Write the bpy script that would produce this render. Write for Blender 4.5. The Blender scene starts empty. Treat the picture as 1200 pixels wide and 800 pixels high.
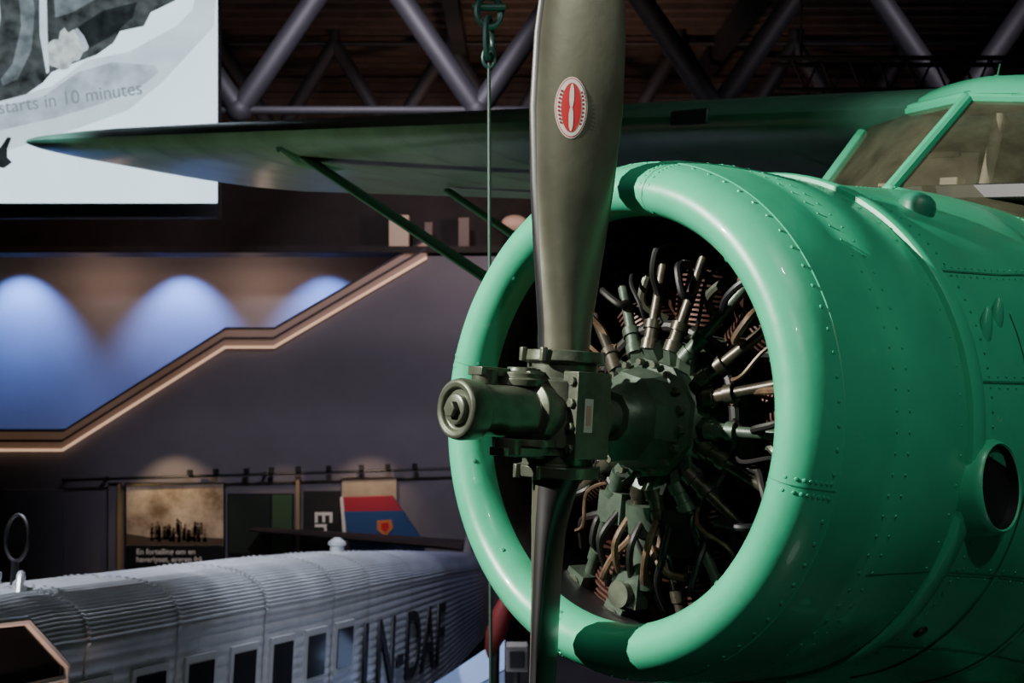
import bpy, math, random
from mathutils import Matrix, Vector
random.seed(4)
R=math.radians; H=6.0
sc=bpy.context.scene
sc.view_settings.view_transform='AgX'
sc.view_settings.exposure=0.2

# ---------------------------------------------------------------- materials
def pmat(name,col,rough=.5,metal=0,var=0.0,vs=4.0,bump=0.0,bs=20.0,emis=None,es=0,alpha=1,col2=None,coat=0,rv=0.0,scuff=None):
    m=bpy.data.materials.new(name); m.use_nodes=True
    nt=m.node_tree; b=nt.nodes['Principled BSDF']
    b.inputs['Base Color'].default_value=(*col,1); b.inputs['Roughness'].default_value=rough
    b.inputs['Metallic'].default_value=metal; b.inputs['Alpha'].default_value=alpha
    b.inputs['Coat Weight'].default_value=coat
    tc=nt.nodes.new('ShaderNodeTexCoord')
    if var>0 or rv>0:
        n=nt.nodes.new('ShaderNodeTexNoise'); n.inputs['Scale'].default_value=vs; n.inputs['Detail'].default_value=6
        n.inputs['Roughness'].default_value=.65
        nt.links.new(tc.outputs['Object'],n.inputs['Vector'])
        if var>0:
            r=nt.nodes.new('ShaderNodeValToRGB'); r.color_ramp.elements[0].position=.35; r.color_ramp.elements[1].position=.65
            c2=col2 if col2 else tuple(min(1,c*(1+var)) for c in col)
            c1=tuple(c*(1-var) for c in col)
            r.color_ramp.elements[0].color=(*c1,1); r.color_ramp.elements[1].color=(*c2,1)
            nt.links.new(n.outputs['Fac'],r.inputs['Fac']); out=r.outputs['Color']
            if scuff:
                # chips (fine noise) gated by broad patches
                n3=nt.nodes.new('ShaderNodeTexNoise'); n3.inputs['Scale'].default_value=26; n3.inputs['Detail'].default_value=8; n3.inputs['Roughness'].default_value=.75
                n4=nt.nodes.new('ShaderNodeTexNoise'); n4.inputs['Scale'].default_value=3.1; n4.inputs['Detail'].default_value=2
                for q in(n3,n4): nt.links.new(tc.outputs['Object'],q.inputs['Vector'])
                m1=nt.nodes.new('ShaderNodeMapRange'); m1.inputs[1].default_value=.60; m1.inputs[2].default_value=.66
                m2=nt.nodes.new('ShaderNodeMapRange'); m2.inputs[1].default_value=.54; m2.inputs[2].default_value=.66
                nt.links.new(n3.outputs['Fac'],m1.inputs[0]); nt.links.new(n4.outputs['Fac'],m2.inputs[0])
                mm=nt.nodes.new('ShaderNodeMath'); mm.operation='MULTIPLY'; nt.links.new(m1.outputs[0],mm.inputs[0]); nt.links.new(m2.outputs[0],mm.inputs[1])
                m5=nt.nodes.new('ShaderNodeMath'); m5.operation='MULTIPLY'; m5.inputs[1].default_value=.45; nt.links.new(mm.outputs[0],m5.inputs[0])
                mx=nt.nodes.new('ShaderNodeMixRGB'); mx.inputs['Color2'].default_value=(*scuff,1)
                nt.links.new(m5.outputs[0],mx.inputs['Fac']); nt.links.new(out,mx.inputs['Color1']); out=mx.outputs['Color']
            nt.links.new(out,b.inputs['Base Color'])
        if rv>0:
            mr=nt.nodes.new('ShaderNodeMapRange'); mr.inputs[1].default_value=.3; mr.inputs[2].default_value=.7
            mr.inputs[3].default_value=rough-rv; mr.inputs[4].default_value=rough+rv
            nt.links.new(n.outputs['Fac'],mr.inputs[0]); nt.links.new(mr.outputs[0],b.inputs['Roughness'])
    if bump>0:
        n2=nt.nodes.new('ShaderNodeTexNoise'); n2.inputs['Scale'].default_value=bs; n2.inputs['Detail'].default_value=4
        nt.links.new(tc.outputs['Object'],n2.inputs['Vector'])
        bp=nt.nodes.new('ShaderNodeBump'); bp.inputs['Strength'].default_value=bump; bp.inputs['Distance'].default_value=.01
        nt.links.new(n2.outputs['Fac'],bp.inputs['Height']); nt.links.new(bp.outputs['Normal'],b.inputs['Normal'])
    if emis:
        b.inputs['Emission Color'].default_value=(*emis,1); b.inputs['Emission Strength'].default_value=es
    return m

GREEN=pmat('green_paint',(.045,.45,.245),.36,var=.09,vs=3,bump=.14,bs=8,coat=.15,rv=.08,scuff=(.30,.55,.42))
GREEND=pmat('green_paint_dark',(.02,.20,.12),.45,var=.15,vs=3,bump=.1,bs=9)
BLACK=pmat('black_satin',(.008,.008,.010),.5)
BLADEB=pmat('blade_back_black',(.010,.010,.011),.42,var=.3,vs=8)
DARK=pmat('engine_black',(.010,.009,.009),.5,var=.3,vs=12)
OLIVE=pmat('blade_olive',(.135,.137,.10),.36,metal=.5,var=.10,vs=5,bump=.05,bs=30,rv=.06)
HUBM=pmat('hub_metal',(.095,.11,.08),.36,metal=.5,var=.25,vs=14,bump=.12,bs=40)
CRANK=pmat('crankcase_grey',(.065,.095,.07),.42,metal=.35,var=.3,vs=10,bump=.15,bs=40)
TUBE=pmat('pushrod_tube',(.080,.072,.054),.36,metal=.6,var=.5,vs=12)
WIRE=pmat('ignition_wire',(.12,.075,.045),.5,metal=.2,var=.5,vs=20)
FIN=pmat('cylinder_fin',(.070,.032,.024),.5,metal=.4,var=.4,vs=9)
STEEL=pmat('steel',(.45,.45,.43),.3,metal=.9)
WHITE=pmat('white_paint',(.8,.78,.72),.5)
RED=pmat('decal_red',(.62,.02,.03),.4)
GLASS=pmat('cockpit_glass',(.085,.085,.055),.10,alpha=.6,var=.5,vs=3)
SILV=pmat('corrugated_aluminium',(.60,.61,.65),.38,metal=.5,var=.12,vs=2.5,bump=.05,bs=15,rv=.08)
SILF=pmat('aluminium_frame',(.52,.52,.54),.4,metal=.4)
DGL=pmat('dark_window',(.012,.013,.016),.12)
WALLP=pmat('wall_plaster_grey',(.185,.168,.19),.85,var=.06,vs=1.2,bump=.05,bs=60)
WALLB=pmat('wall_plaster_light',(.48,.44,.42),.85,var=.06,vs=.8)
DKW=pmat('wall_dark',(.022,.016,.015),.8,var=.3,vs=2)
CEIL=pmat('ceiling_deck',(.07,.047,.038),.8,var=.3,vs=2)
TRUSS=pmat('truss_steel',(.020,.019,.022),.6,metal=0,var=.1,vs=3)
FLOOR=pmat('floor_concrete',(.06,.06,.07),.35,var=.2,vs=.6)
CABLE=pmat('steel_cable',(.035,.07,.06),.5,metal=.2)
SHACK=pmat('shackle_green',(.04,.10,.09),.4,metal=.5)
RUB=pmat('tyre_rubber',(.01,.01,.01),.7)

# ---------------------------------------------------------------- mesh builder
class MB:
    def __init__(s): s.v=[];s.f=[];s.m=[];s.sm=[]
    def add(s,vs,fs,mi=0,smooth=True,M=None):
        o=len(s.v)
        for p in vs:
            p=Vector(p); s.v.append(M@p if M else p)
        for f in fs: s.f.append([i+o for i in f]); s.m.append(mi); s.sm.append(smooth)
    def box(s,c,d,mi=0,M=None,b=0):
        x,y,z=[k/2 for k in d]; c=Vector(c)
        vs=[c+Vector((i*x,j*y,k*z)) for i in(-1,1) for j in(-1,1) for k in(-1,1)]
        s.add(vs,[(0,1,3,2),(4,6,7,5),(0,4,5,1),(2,3,7,6),(0,2,6,4),(1,5,7,3)],mi,False,M)
    def revolve(s,prof,n=48,mi=0,M=None,smooth=True,mis=None,cap0=False,cap1=False):
        vs=[];k=len(prof)
        for j in range(n):
            a=2*math.pi*j/n
            for x,r in prof: vs.append((x,r*math.cos(a),r*math.sin(a)))
        for i in range(k-1):
            fs=[(j*k+i,((j+1)%n)*k+i,((j+1)%n)*k+i+1,j*k+i+1) for j in range(n)]
            if i==0: base=len(s.v); s.add(vs,[],mi,smooth,M)
            for f in fs: s.f.append([q+base for q in f]); s.m.append(mis[i] if mis else mi); s.sm.append(smooth)
        if cap0: s.f.append([base+j*k for j in range(n)]); s.m.append(mi); s.sm.append(False)
        if cap1: s.f.append([base+j*k+k-1 for j in range(n)][::-1]); s.m.append(mi); s.sm.append(False)
    def along(s,p0,p1,prof,n=16,mi=0,smooth=True,M=None):
        p0=Vector(p0);p1=Vector(p1);d=(p1-p0).normalized()
        q=Vector((1,0,0)).rotation_difference(d).to_matrix().to_4x4()
        MM=Matrix.Translation(p0)@q
        if M: MM=M@MM
        s.revolve(prof,n,mi,MM,smooth,cap0=True,cap1=True)
    def cyl(s,p0,p1,r0,r1=None,n=16,mi=0,M=None,smooth=True):
        L=(Vector(p1)-Vector(p0)).length
        s.along(p0,p1,[(0,r0),(L,r0 if r1 is None else r1)],n,mi,smooth,M)
    def tube(s,pts,r,n=8,mi=0,M=None,closed=False):
        pts=[Vector(p) for p in pts]; k=len(pts); vs=[]
        nrm=None
        for i,p in enumerate(pts):
            if closed: t=(pts[(i+1)%k]-pts[i-1]).normalized()
            else: t=(pts[min(i+1,k-1)]-pts[max(i-1,0)]).normalized()
            if nrm is None: nrm=t.orthogonal().normalized()
            nrm=(nrm-t*nrm.dot(t)).normalized(); bn=t.cross(nrm)
            rr=r[i] if isinstance(r,(list,tuple)) else r
            for j in range(n):
                a=2*math.pi*j/n; vs.append(p+nrm*rr*math.cos(a)+bn*rr*math.sin(a))
        fs=[]
        for i in range(k if closed else k-1):
            for j in range(n):
                a=i*n+j;b=i*n+(j+1)%n;c=((i+1)%k)*n+(j+1)%n;d=((i+1)%k)*n+j
                fs.append((a,b,c,d))
        if not closed: fs.append(tuple(range(n))[::-1]); fs.append(tuple((k-1)*n+j for j in range(n)))
        s.add(vs,fs,mi,True,M)
    def spline(s,ws,r,n=8,mi=0,M=None,seg=6):
        ws=[Vector(w) for w in ws]; pts=[]
        for q in range(len(ws)-1):
            a,b_,c,d=ws[max(q-1,0)],ws[q],ws[q+1],ws[min(q+2,len(ws)-1)]
            for k in range(seg):
                t=k/seg; pts.append(.5*((2*b_)+(-a+c)*t+(2*a-5*b_+4*c-d)*t*t+(-a+3*b_-3*c+d)*t**3))
        s.tube(pts+[ws[-1]],r,n,mi,M)
    def loft(s,secs,mi=0,M=None,closed=True,caps=True,smooth=True):
        n=len(secs[0]);vs=[p for q in secs for p in q];fs=[]
        for i in range(len(secs)-1):
            for j in range(n if closed else n-1):
                fs.append((i*n+j,i*n+(j+1)%n,(i+1)*n+(j+1)%n,(i+1)*n+j))
        if caps: fs.append(tuple(range(n))[::-1]); fs.append(tuple((len(secs)-1)*n+j for j in range(n)))
        s.add(vs,fs,mi,smooth,M)
    def dome(s,p,nrm,r,h=None,n=7,mi=0,M=None):
        nrm=Vector(nrm).normalized(); h=h or r*.6
        a=nrm.orthogonal().normalized();b=nrm.cross(a);p=Vector(p);vs=[]
        for rr,hh in((1,-.1),(.8,.6)):
            for j in range(n):
                t=2*math.pi*j/n; vs.append(p+(a*math.cos(t)+b*math.sin(t))*r*rr+nrm*h*hh)
        vs.append(p+nrm*h)
        fs=[(j,(j+1)%n,n+(j+1)%n,n+j) for j in range(n)]+[(n+j,n+(j+1)%n,2*n) for j in range(n)]
        s.add(vs,fs,mi,True,M)
    def sphere(s,c,r,mi=0,M=None,n=16,sc_=(1,1,1)):
        prof=[(-math.cos(math.pi*i/10)*r,max(1e-4,math.sin(math.pi*i/10)*r)) for i in range(11)]
        MM=Matrix.Translation(Vector(c))@Matrix.Diagonal((*sc_,1))
        if M: MM=M@MM
        s.revolve(prof,n,mi,MM)
    def obj(s,name,mats,parent=None,bevel=0,sharp=35,fix=True):
        me=bpy.data.meshes.new(name); me.from_pydata([tuple(v) for v in s.v],[],s.f)
        for m in mats: me.materials.append(m)
        me.polygons.foreach_set('material_index',s.m); me.polygons.foreach_set('use_smooth',s.sm)
        me.update()
        if fix:
            import bmesh
            bm=bmesh.new(); bm.from_mesh(me); bmesh.ops.recalc_face_normals(bm,faces=bm.faces); bm.to_mesh(me); bm.free()
        try: me.set_sharp_from_angle(angle=R(sharp))
        except: pass
        o=bpy.data.objects.new(name,me); sc.collection.objects.link(o)
        if parent: o.parent=parent
        if bevel:
            bv=o.modifiers.new('b','BEVEL'); bv.width=bevel; bv.segments=2; bv.limit_method='ANGLE'; bv.angle_limit=R(40)
        return o
def empty(name,M):
    e=bpy.data.objects.new(name,None); sc.collection.objects.link(e); e.matrix_world=M; e.empty_display_size=.3; return e
def text(name,body,size,mat,M,parent=None,ext=.004,xs=1,align='LEFT',offset=0,sp=1.0):
    c=bpy.data.curves.new(name,'FONT'); c.body=body; c.size=size; c.extrude=ext; c.align_x=align; c.offset=offset; c.space_character=sp
    c.materials.append(mat); o=bpy.data.objects.new(name,c); sc.collection.objects.link(o)
    if parent: o.parent=parent
    o.matrix_local=M@Matrix.Diagonal((xs,1,1,1)); return o
def sgp(v,p): return math.copysign(abs(v)**p,v)
def sect(x,hw,top,bot,n=2,cz=0,k=64):
    q=2/n;out=[]
    for i in range(k):
        a=2*math.pi*i/k; c=math.cos(a);s_=math.sin(a)
        out.append((x,hw*sgp(c,q),cz+(top if s_>0 else -bot)*sgp(s_,q)))
    return out
def interp(tab,x):
    for a,b in zip(tab,tab[1:]):
        if x<=b[0]:
            t=(x-a[0])/(b[0]-a[0]); t=max(0,t); return [p+(q-p)*t for p,q in zip(a,b)]
    return list(tab[-1])

# ================================================================= ROOM
def room():
    x0,x1,y0,y1,zt=-20,16,-8,28.6,12
    b=MB(); b.box(((x0+x1)/2,(y0+y1)/2,-.1),(x1-x0,y1-y0,.2)); b.obj('floor',[FLOOR])
    b=MB(); b.box(((x0+x1)/2,(y0+y1)/2,zt+.1),(x1-x0,y1-y0,.2))
    for i in range(60):
        y=y0+.3+i*.61; b.box(((x0+x1)/2,y,zt-.05),(x1-x0,.22,.12))
    b.obj('ceiling',[CEIL])
    b=MB(); b.box((x0-.1,(y0+y1)/2,zt/2),(.2,y1-y0,zt)); b.obj('wall_left',[DKW])
    b=MB(); b.box((x1+.1,(y0+y1)/2,zt/2),(.2,y1-y0,zt)); b.obj('wall_right',[DKW])
    b=MB(); b.box(((x0+x1)/2,y0-.1,zt/2),(x1-x0,.2,zt)); b.obj('wall_front',[DKW])
    b=MB(); b.box(((x0+x1)/2,y1+.1,4),(x1-x0,.2,8),0); b.box(((x0+x1)/2,y1+.1,10),(x1-x0,.2,4),1)
    for i in range(9): b.box(((x0+x1)/2,y1-.06,9.1+i*.34),(x1-x0,.12,.10),1)
    b.obj('wall_back',[WALLB,CEIL])
    pl=[(x0,3.83),(-9.1,3.83),(-5.81,5.91),(-4.82,5.91),(-1.73,7.73),(x1,7.73)]
    b=MB(); Y=26;T=.3
    for (xa,za),(xb,zb) in zip(pl,pl[1:]):
        vs=[(xa,Y,0),(xb,Y,0),(xb,Y,zb),(xa,Y,za),(xa,Y+T,0),(xb,Y+T,0),(xb,Y+T,zb),(xa,Y+T,za)]
        b.add(vs,[(0,1,2,3),(7,6,5,4),(3,2,6,7),(0,3,7,4),(1,5,6,2)],0,False)
    b.obj('wall_stair_parapet',[WALLP],fix=False)
    CAP=pmat('stair_cap_glow',(.42,.30,.24),.6,emis=(1,.55,.32),es=.05)  # faint emission on the cap stands in for warm light falling on it
    LED=pmat('stair_led_warm',(.8,.5,.3),.5,emis=(1,.62,.40),es=.65)
    DK=pmat('stair_cap_shadow',(.05,.04,.05),.7)
    b=MB()
    pl2=[(-20,3.83),(-9.1,3.83),(-5.81,5.91),(-4.82,5.91),(-1.73,7.72)]
    for (xa,za),(xb,zb) in zip(pl2,pl2[1:]):
        def strip(o0,o1,y_,th,mi):
            vs=[(xa,y_,za+o0),(xb,y_,zb+o0),(xb,y_,zb+o1),(xa,y_,za+o1),(xa,y_+th,za+o0),(xb,y_+th,zb+o0),(xb,y_+th,zb+o1),(xa,y_+th,za+o1)]
            b.add(vs,[(0,1,2,3),(7,6,5,4),(3,2,6,7),(0,4,5,1),(0,3,7,4),(1,5,6,2)],mi,False)
        strip(-.05,.0,25.86,.5,1); strip(0,.14,25.9,.4,0); strip(.14,.18,25.84,.5,2); strip(.18,.34,26.0,.25,0); strip(.34,.38,25.95,.35,2)
    b.obj('trim_1',[CAP,LED,DK],fix=False)
    b=MB(); b.box((-2,26.55,7.86),(36,1.4,.13)); b.box((-2,27.2,8.9),(36,.3,2.0)); b.obj('balcony_slab',[DKW])
    b=MB(); b.tube([(-9,25.66,3.22),(-5,25.66,3.34),(-1,25.66,3.46)],.03)
    for x in(-9,-8.2,-5,-1): b.box((x,25.8,3.34+(x+5)*.03),(.06,.28,.05))
    for i in range(9): b.box((-6.5+i*.55+random.random()*.2,25.64,3.38+i*.016),(.1,.09,.1))
    b.obj('conduit_pipe',[BLACK])
    b=MB(); b.box((-8.05,25.93,1.6),(.22,.14,3.1)); b.box((-9.7,25.95,1.5),(1.2,.1,3.0));b.obj('trim_2',[WALLP])
room()

def truss(name,Y,zb,zt,r,xb0,per,n,r2):
    b=MB()
    xs=[xb0+per*i for i in range(n)]
    b.cyl((xs[0]-1,Y,zb),(xs[-1]+1,Y,zb),r2,n=12); b.cyl((xs[0]-1,Y,zt),(xs[-1]+1,Y,zt),r2,n=12)
    for x in xs:
        b.cyl((x,Y,zb),(x+per/2,Y,zt),r,n=14); b.cyl((x,Y,zb),(x-per/2,Y,zt),r,n=14)
        b.sphere((x,Y,zb),r*1.2)
        b.cyl((x+per/2,Y,zt),(x+per/2,Y,11.99),r*.8)
    b.obj(name,[TRUSS])
truss('roof_truss',18,9.25,11.7,.155,-3.84-3.36*4,3.36,10,.06)
truss('roof_truss',24.5,9.9,11.7,.14,-4.5-2.2*6,2.2,15,.05)
b=MB()
for x in (-16,-11,-6,-1,4,9,13): b.box((x,10,11.65),(.25,35,.4))
b.obj('roof_purlins',[TRUSS])
b=MB()
ys,zs=(14,14.35),(8.75,9.1)
for y in ys:
    for z in zs: b.cyl((2.9,y,z),(12,y,z),.028,n=8)
for i in range(29):
    x=2.9+i*.31
    b.cyl((x,14,8.75),(x+.155,14,9.1),.014,n=6); b.cyl((x+.155,14,9.1),(x+.31,14,8.75),.014,n=6)
    b.cyl((x,14,8.75),(x+.155,14.35,8.75),.012,n=6)
for x in(3.2,8,11.5): b.cyl((x,14.17,9.1),(x,14.17,11.7),.015)
for x in(3.4,4.2,5.6):
    b.cyl((x,14,8.75),(x,14,8.5),.02); b.cyl((x-.05,13.9,8.5),(x+.1,14.2,8.35),.09)
b.obj('lighting_truss',[TRUSS])

# ================================================================= projection screen
SCR=empty('projection_screen',Matrix.Translation((0,17,0)))
def smat(n,c,s_=1.0,var=.0,vs=2): 
    m=pmat(n,(.02,.02,.02),.8,emis=c,es=s_)
    if var:
        nt=m.node_tree;bb=nt.nodes['Principled BSDF'];tc=nt.nodes.new('ShaderNodeTexCoord');no=nt.nodes.new('ShaderNodeTexNoise');no.inputs['Scale'].default_value=vs;no.inputs['Detail'].default_value=8
        rp=nt.nodes.new('ShaderNodeValToRGB');rp.color_ramp.elements[0].position=.3;rp.color_ramp.elements[1].position=.7
        rp.color_ramp.elements[0].color=(*[k*(1-var) for k in c],1);rp.color_ramp.elements[1].color=(*[min(1,k*(1+var)) for k in c],1)
        nt.links.new(tc.outputs['Object'],no.inputs['Vector']);nt.links.new(no.outputs['Fac'],rp.inputs['Fac']);nt.links.new(rp.outputs['Color'],bb.inputs['Emission Color'])
    return m
S1=smat('screen_snow',(.60,.78,.88),1.8,.05,.8); S2=smat('screen_coat',(.055,.068,.072),1,.8,5); S3=smat('screen_glove',(.46,.54,.55),1.2,.4,7)
S4=smat('screen_grey',(.15,.19,.21),1,.6,5); S5=smat('screen_text',(.20,.26,.29),1); S6=smat('screen_pale',(.50,.65,.73),1.4,.15,2.0); S7=smat('screen_black',(.018,.024,.026),1,.6,5)
S8=smat('screen_mid',(.38,.49,.55),1.2,.3,4)
b=MB(); b.box((-6.9,.12,9.72),(6.0,.16,4.16),0); b.obj('screen_frame',[BLACK],SCR,bevel=.02)
def poly(name,pts,mat,dy):
    b=MB(); b.add([(x,dy,z) for x,z in pts],[tuple(range(len(pts)))],0,False); return b.obj(name,[mat],SCR,fix=False)
def sp(l): return [((px-600)*.01133,6+(400-py)*.01133) for px,py in l]
poly('image_snow',[(-9.8,7.84),(-3.92,7.84),(-3.92,11.7),(-9.8,11.7)],S1,.035)
poly('image_drift',sp([(-230,150),(0,118),(60,100),(100,70),(150,60),(205,30),(225,10),(240,-90),(258,-90),(250,30),(190,95),(150,128),(90,150),(0,178),(-230,210)]),S6,.032)
poly('image_slope',sp([(-230,150),(-20,130),(50,112),(90,84),(130,72),(180,76),(186,84),(160,104),(120,120),(70,136),(0,152),(-40,165),(-230,190)]),S8,.030)
poly('image_coat',sp([(-230,-90),(-230,118),(-60,125),(0,118),(30,110),(50,96),(60,84),(90,72),(112,64),(132,50),(140,36),(168,30),(176,14),(205,0),(215,-90)]),S2,.023)
poly('image_coat_fold',sp([(2,100),(20,92),(36,58),(40,10),(30,-40),(22,-90),(14,-90),(20,-20),(24,30),(14,74),(0,92)]),S4,.021)
poly('image_lapel',sp([(-30,90),(-6,60),(0,20),(-4,-30),(-14,-90),(-26,-90),(-14,-20),(-12,20),(-22,56),(-44,80)]),S8,.020)
poly('image_sleeve_light',sp([(84,14),(112,-2),(150,-12),(186,-34),(200,-90),(70,-90),(62,-10),(64,20)]),S4,.019)
poly('image_cuff',sp([(84,36),(96,28),(106,44),(102,58),(94,62)]),S8,.018)
poly('image_glove',sp([(54,64),(56,50),(62,46),(68,46),(70,36),(75,32),(79,38),(86,34),(92,44),(98,58),(92,70),(84,72),(80,80),(72,82),(64,78),(57,76)]),S3,.017)
poly('image_sleeve',sp([(90,32),(120,12),(160,2),(155,20),(130,42),(104,56),(98,42)]),S7,.014)
poly('image_pole',sp([(45,-90),(52,-90),(55,40),(57,84),(54,86),(46,40)]),S6,.012)
poly('image_ski',sp([(-60,206),(0,172),(8,160),(13,161),(8,174),(8,184),(14,190),(4,197),(-10,194),(-60,225)]),S7,.012)
text('caption_text','starts in 10 minutes',.255,S5,Matrix.Translation((-6.82,.010,9.02))@Matrix.Rotation(R(-8),4,'Y')@Matrix.Rotation(R(90),4,'X'),SCR,ext=.001,xs=.95)
b=MB()
for x in(-8.6,-4.6): b.cyl((x,.15,11.7),(x,.15,11.99),.03)
b.obj('screen_hanger',[BLACK],SCR)

# ================================================================= GREEN PLANE
PM=Matrix.Translation((.267,3.46,H-.203))@Matrix.Rotation(R(41.5),4,'Z')@Matrix.Rotation(R(4.2),4,'Y')@Matrix.Rotation(R(3.8),4,'X')
GP=empty('green_bush_plane',PM)

b=MB()
prof=[(.45,.68),(.30,.60),(.14,.562),(.05,.551),(.0,.552),(-.03,.565),(-.05,.588),(-.056,.615),(-.047,.642),(-.022,.668),(.02,.689),(.055,.699),(.057,.7015),(.13,.715),(.20,.723),(.255,.727),(.257,.7285),(.40,.734),(.545,.737),(.55,.735),(.55,.71)]
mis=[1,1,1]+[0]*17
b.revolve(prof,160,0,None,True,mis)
def ring(s_,r,n,nx=0,size=.0055,a0=0,a1=360):
    for i in range(n):
        a=R(a0+(a1-a0)*i/n); b.dome((s_,r*math.cos(a),r*math.sin(a)),(nx,math.cos(a),math.sin(a)),size)
ring(.040,.695,76,-.3); ring(.235,.726,88,-.05,.0045); ring(.285,.730,88,0,.0045); ring(.52,.7365,60,0,.004)
for a in (9,188,98,278):
    for da in(-1.4,1.4):
        for i in range(8):
            s_=-.052+.09*i/7
            pr=prof[7:15]; r=.65; slope=.3
            for (xa,ra),(xb,rb) in zip(pr,pr[1:]):
                if xa<=s_<=xb: 
                    t=(s_-xa)/(xb-xa); r=ra+(rb-ra)*t; slope=(rb-ra)/(xb-xa); break
            aa=R(a+da); nn=Vector((-slope,1)).normalized()
            b.dome((s_,r*math.cos(aa),r*math.sin(aa)),(nn.x,nn.y*math.cos(aa),nn.y*math.sin(aa)),.0052)
    pts=prof[4:12]; vs=[]
    for x,r in pts:
        for w in(-.0015,.0015): vs.append((x-.0012,(r+.0008)*math.cos(R(a)+w),(r+.0008)*math.sin(R(a)+w)))
    b.add(vs,[(2*j,2*j+1,2*j+3,2*j+2) for j in range(len(pts)-1)],2,True)
for a in range(10,370,30):
    aa=R(a); b.dome((-.02,.562*math.cos(aa),.562*math.sin(aa)),(-.7,-.7*math.cos(aa),-.7*math.sin(aa)),.008,mi=2)
for a in(-38,58,205):
    s0,s1,rr=.262,.545,.7375
    aa=R(a);w=.0022
    b.add([(s0,(rr-.007)*math.cos(aa-w),(rr-.007)*math.sin(aa-w)),(s1,(rr+.001)*math.cos(aa-w),(rr+.001)*math.sin(aa-w)),(s1,(rr+.001)*math.cos(aa+w),(rr+.001)*math.sin(aa+w)),(s0,(rr-.007)*math.cos(aa+w),(rr-.007)*math.sin(aa+w))],[(0,1,2,3)],2,False)
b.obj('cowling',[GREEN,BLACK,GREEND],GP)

htab=[(.50,.70,.70,-.70,2),(.60,.742,.742,-.742,2),(.9,.758,.765,-.775,2.05),(1.2,.760,.80,-.82,2.15),(1.35,.755,.80,-.85,2.25),(1.7,.745,.79,-.88,2.6),(2.2,.74,.78,-.9,3.2),(3.6,.72,.78,-.9,3.4),(5.5,.6,.72,-.75,3),(8,.38,.62,-.35,2.6),(10,.2,.55,-.05,2.2),(11.4,.06,.5,.15,2)]
def hull_pt(x,ang):
    t=interp(htab,x); q=2/t[4]; c=math.cos(ang);s_=math.sin(ang)
    return Vector((x,t[1]*sgp(c,q),(t[2] if s_>0 else -t[3])*sgp(s_,q)))
b=MB()
xs=[.5,.56,.6,.7,.8,.9,1,1.1,1.2,1.28,1.35,1.45,1.57,1.7,1.85,2,2.2,2.6,3,3.6,4.2,5,5.5,6.5,7.3,8,9,10,10.8,11.4]
b.loft([sect(*interp(htab,x)[:5],k=96) for x in xs])
b.revolve([(.552,.728),(.556,.748),(.566,.754),(.60,.756),(.612,.752),(.616,.738)],128,0)
def strap(x,a0,a1,w=.012,h=.004,mi=0):
    n=40;vs=[]
    for i in range(n+1):
        a=R(a0+(a1-a0)*i/n)
        for dx in(-w,w):
            p=hull_pt(x+dx,a); nn=Vector((0,p.y,p.z)).normalized(); vs.append(p+nn*h)
    b.add(vs,[(2*i,2*i+1,2*i+3,2*i+2) for i in range(n)],mi,True)
def rivets(x,a0,a1,n,sz=.004):
    for i in range(n+1):
        a=R(a0+(a1-a0)*i/n); p=hull_pt(x,a); nn=Vector((0,p.y,p.z)).normalized(); b.dome(p+nn*.002,nn,sz)
for x in(.86,1.2): 
    strap(x,150,330,.014,.004); rivets(x-.008,150,330,46)
strap(1.21,0,360,.003,.006,1); strap(.845,160,330,.0025,.006,1)
rivets(.66,0,180,60); rivets(.66,180,360,60); rivets(1.45,180,330,36)
def long_seam(ang,x0,x1,mi=1,rv=True):
    n=24;vs=[]
    for i in range(n+1):
        x=x0+(x1-x0)*i/n
        for da in(-.003,.003):
            p=hull_pt(x,R(ang)+da); nn=Vector((0,p.y,p.z)).normalized(); vs.append(p+nn*.004)
        if rv:
            for da in(-.02,.02):
                p=hull_pt(x,R(ang)+da); nn=Vector((0,p.y,p.z)).normalized(); b.dome(p+nn*.001,nn,.0038)
    b.add(vs,[(2*i,2*i+1,2*i+3,2*i+2) for i in range(n)],mi,True)
long_seam(90,.62,1.2,1); long_seam(140,.62,1.4); long_seam(165,.62,1.6); long_seam(205,.62,2.2); long_seam(228,.62,2.2); long_seam(35,.62,1.6)
b.obj('fuselage',[GREEN,GREEND],GP)

b=MB()
for x,a,l,w in((.70,154,.022,.065),(.78,151,.020,.058),(.92,160,.028,.07)):
    p=hull_pt(x,R(a)); b.sphere(p,.05,0,sc_=(l/.05,.32,w/.05))
p=hull_pt(.84,R(116))
b.along(p+Vector((-.0,0,-.03)),p+Vector((.0,-.02,.05)),[(0,.055),(.04,.055),(.058,.046),(.07,.03),(.075,.005)],24,1)
b.box(p+Vector((-.10,.14,.02)),(.14,.06,.02),2)
b.obj('cowl_bulges',[GREEN,GREEND,BLACK],GP)

b=MB()
p=hull_pt(.655,R(186))
MO=Matrix.Translation(p+Vector((.0,-.005,0)))@Matrix.Rotation(R(-8),4,'X')
def oval(rx,rz,y,x=0,k=36): return [(x+rx*math.cos(2*math.pi*i/k),y,rz*math.sin(2*math.pi*i/k)) for i in range(k)]
b.loft([oval(.118,.130,.06),oval(.112,.124,-.02),oval(.106,.118,-.036),oval(.101,.113,-.040),oval(.097,.109,-.036)],0,MO,caps=False)
b.loft([oval(.097,.109,-.036),oval(.095,.107,-.02),oval(.092,.102,.03)],1,MO,caps=False)
b.add(oval(.098,.108,-.010),[tuple(range(36))],1,False,MO)
b.obj('exhaust_outlet',[GREEN,BLACK],GP)
b=MB(); p=hull_pt(.72,R(222)); nn=Vector((0,p.y,p.z)).normalized(); b.along(p,p+nn*.006,[(0,.022),(.006,.022)],20,0); b.obj('drain_hole',[BLACK],GP)

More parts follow.
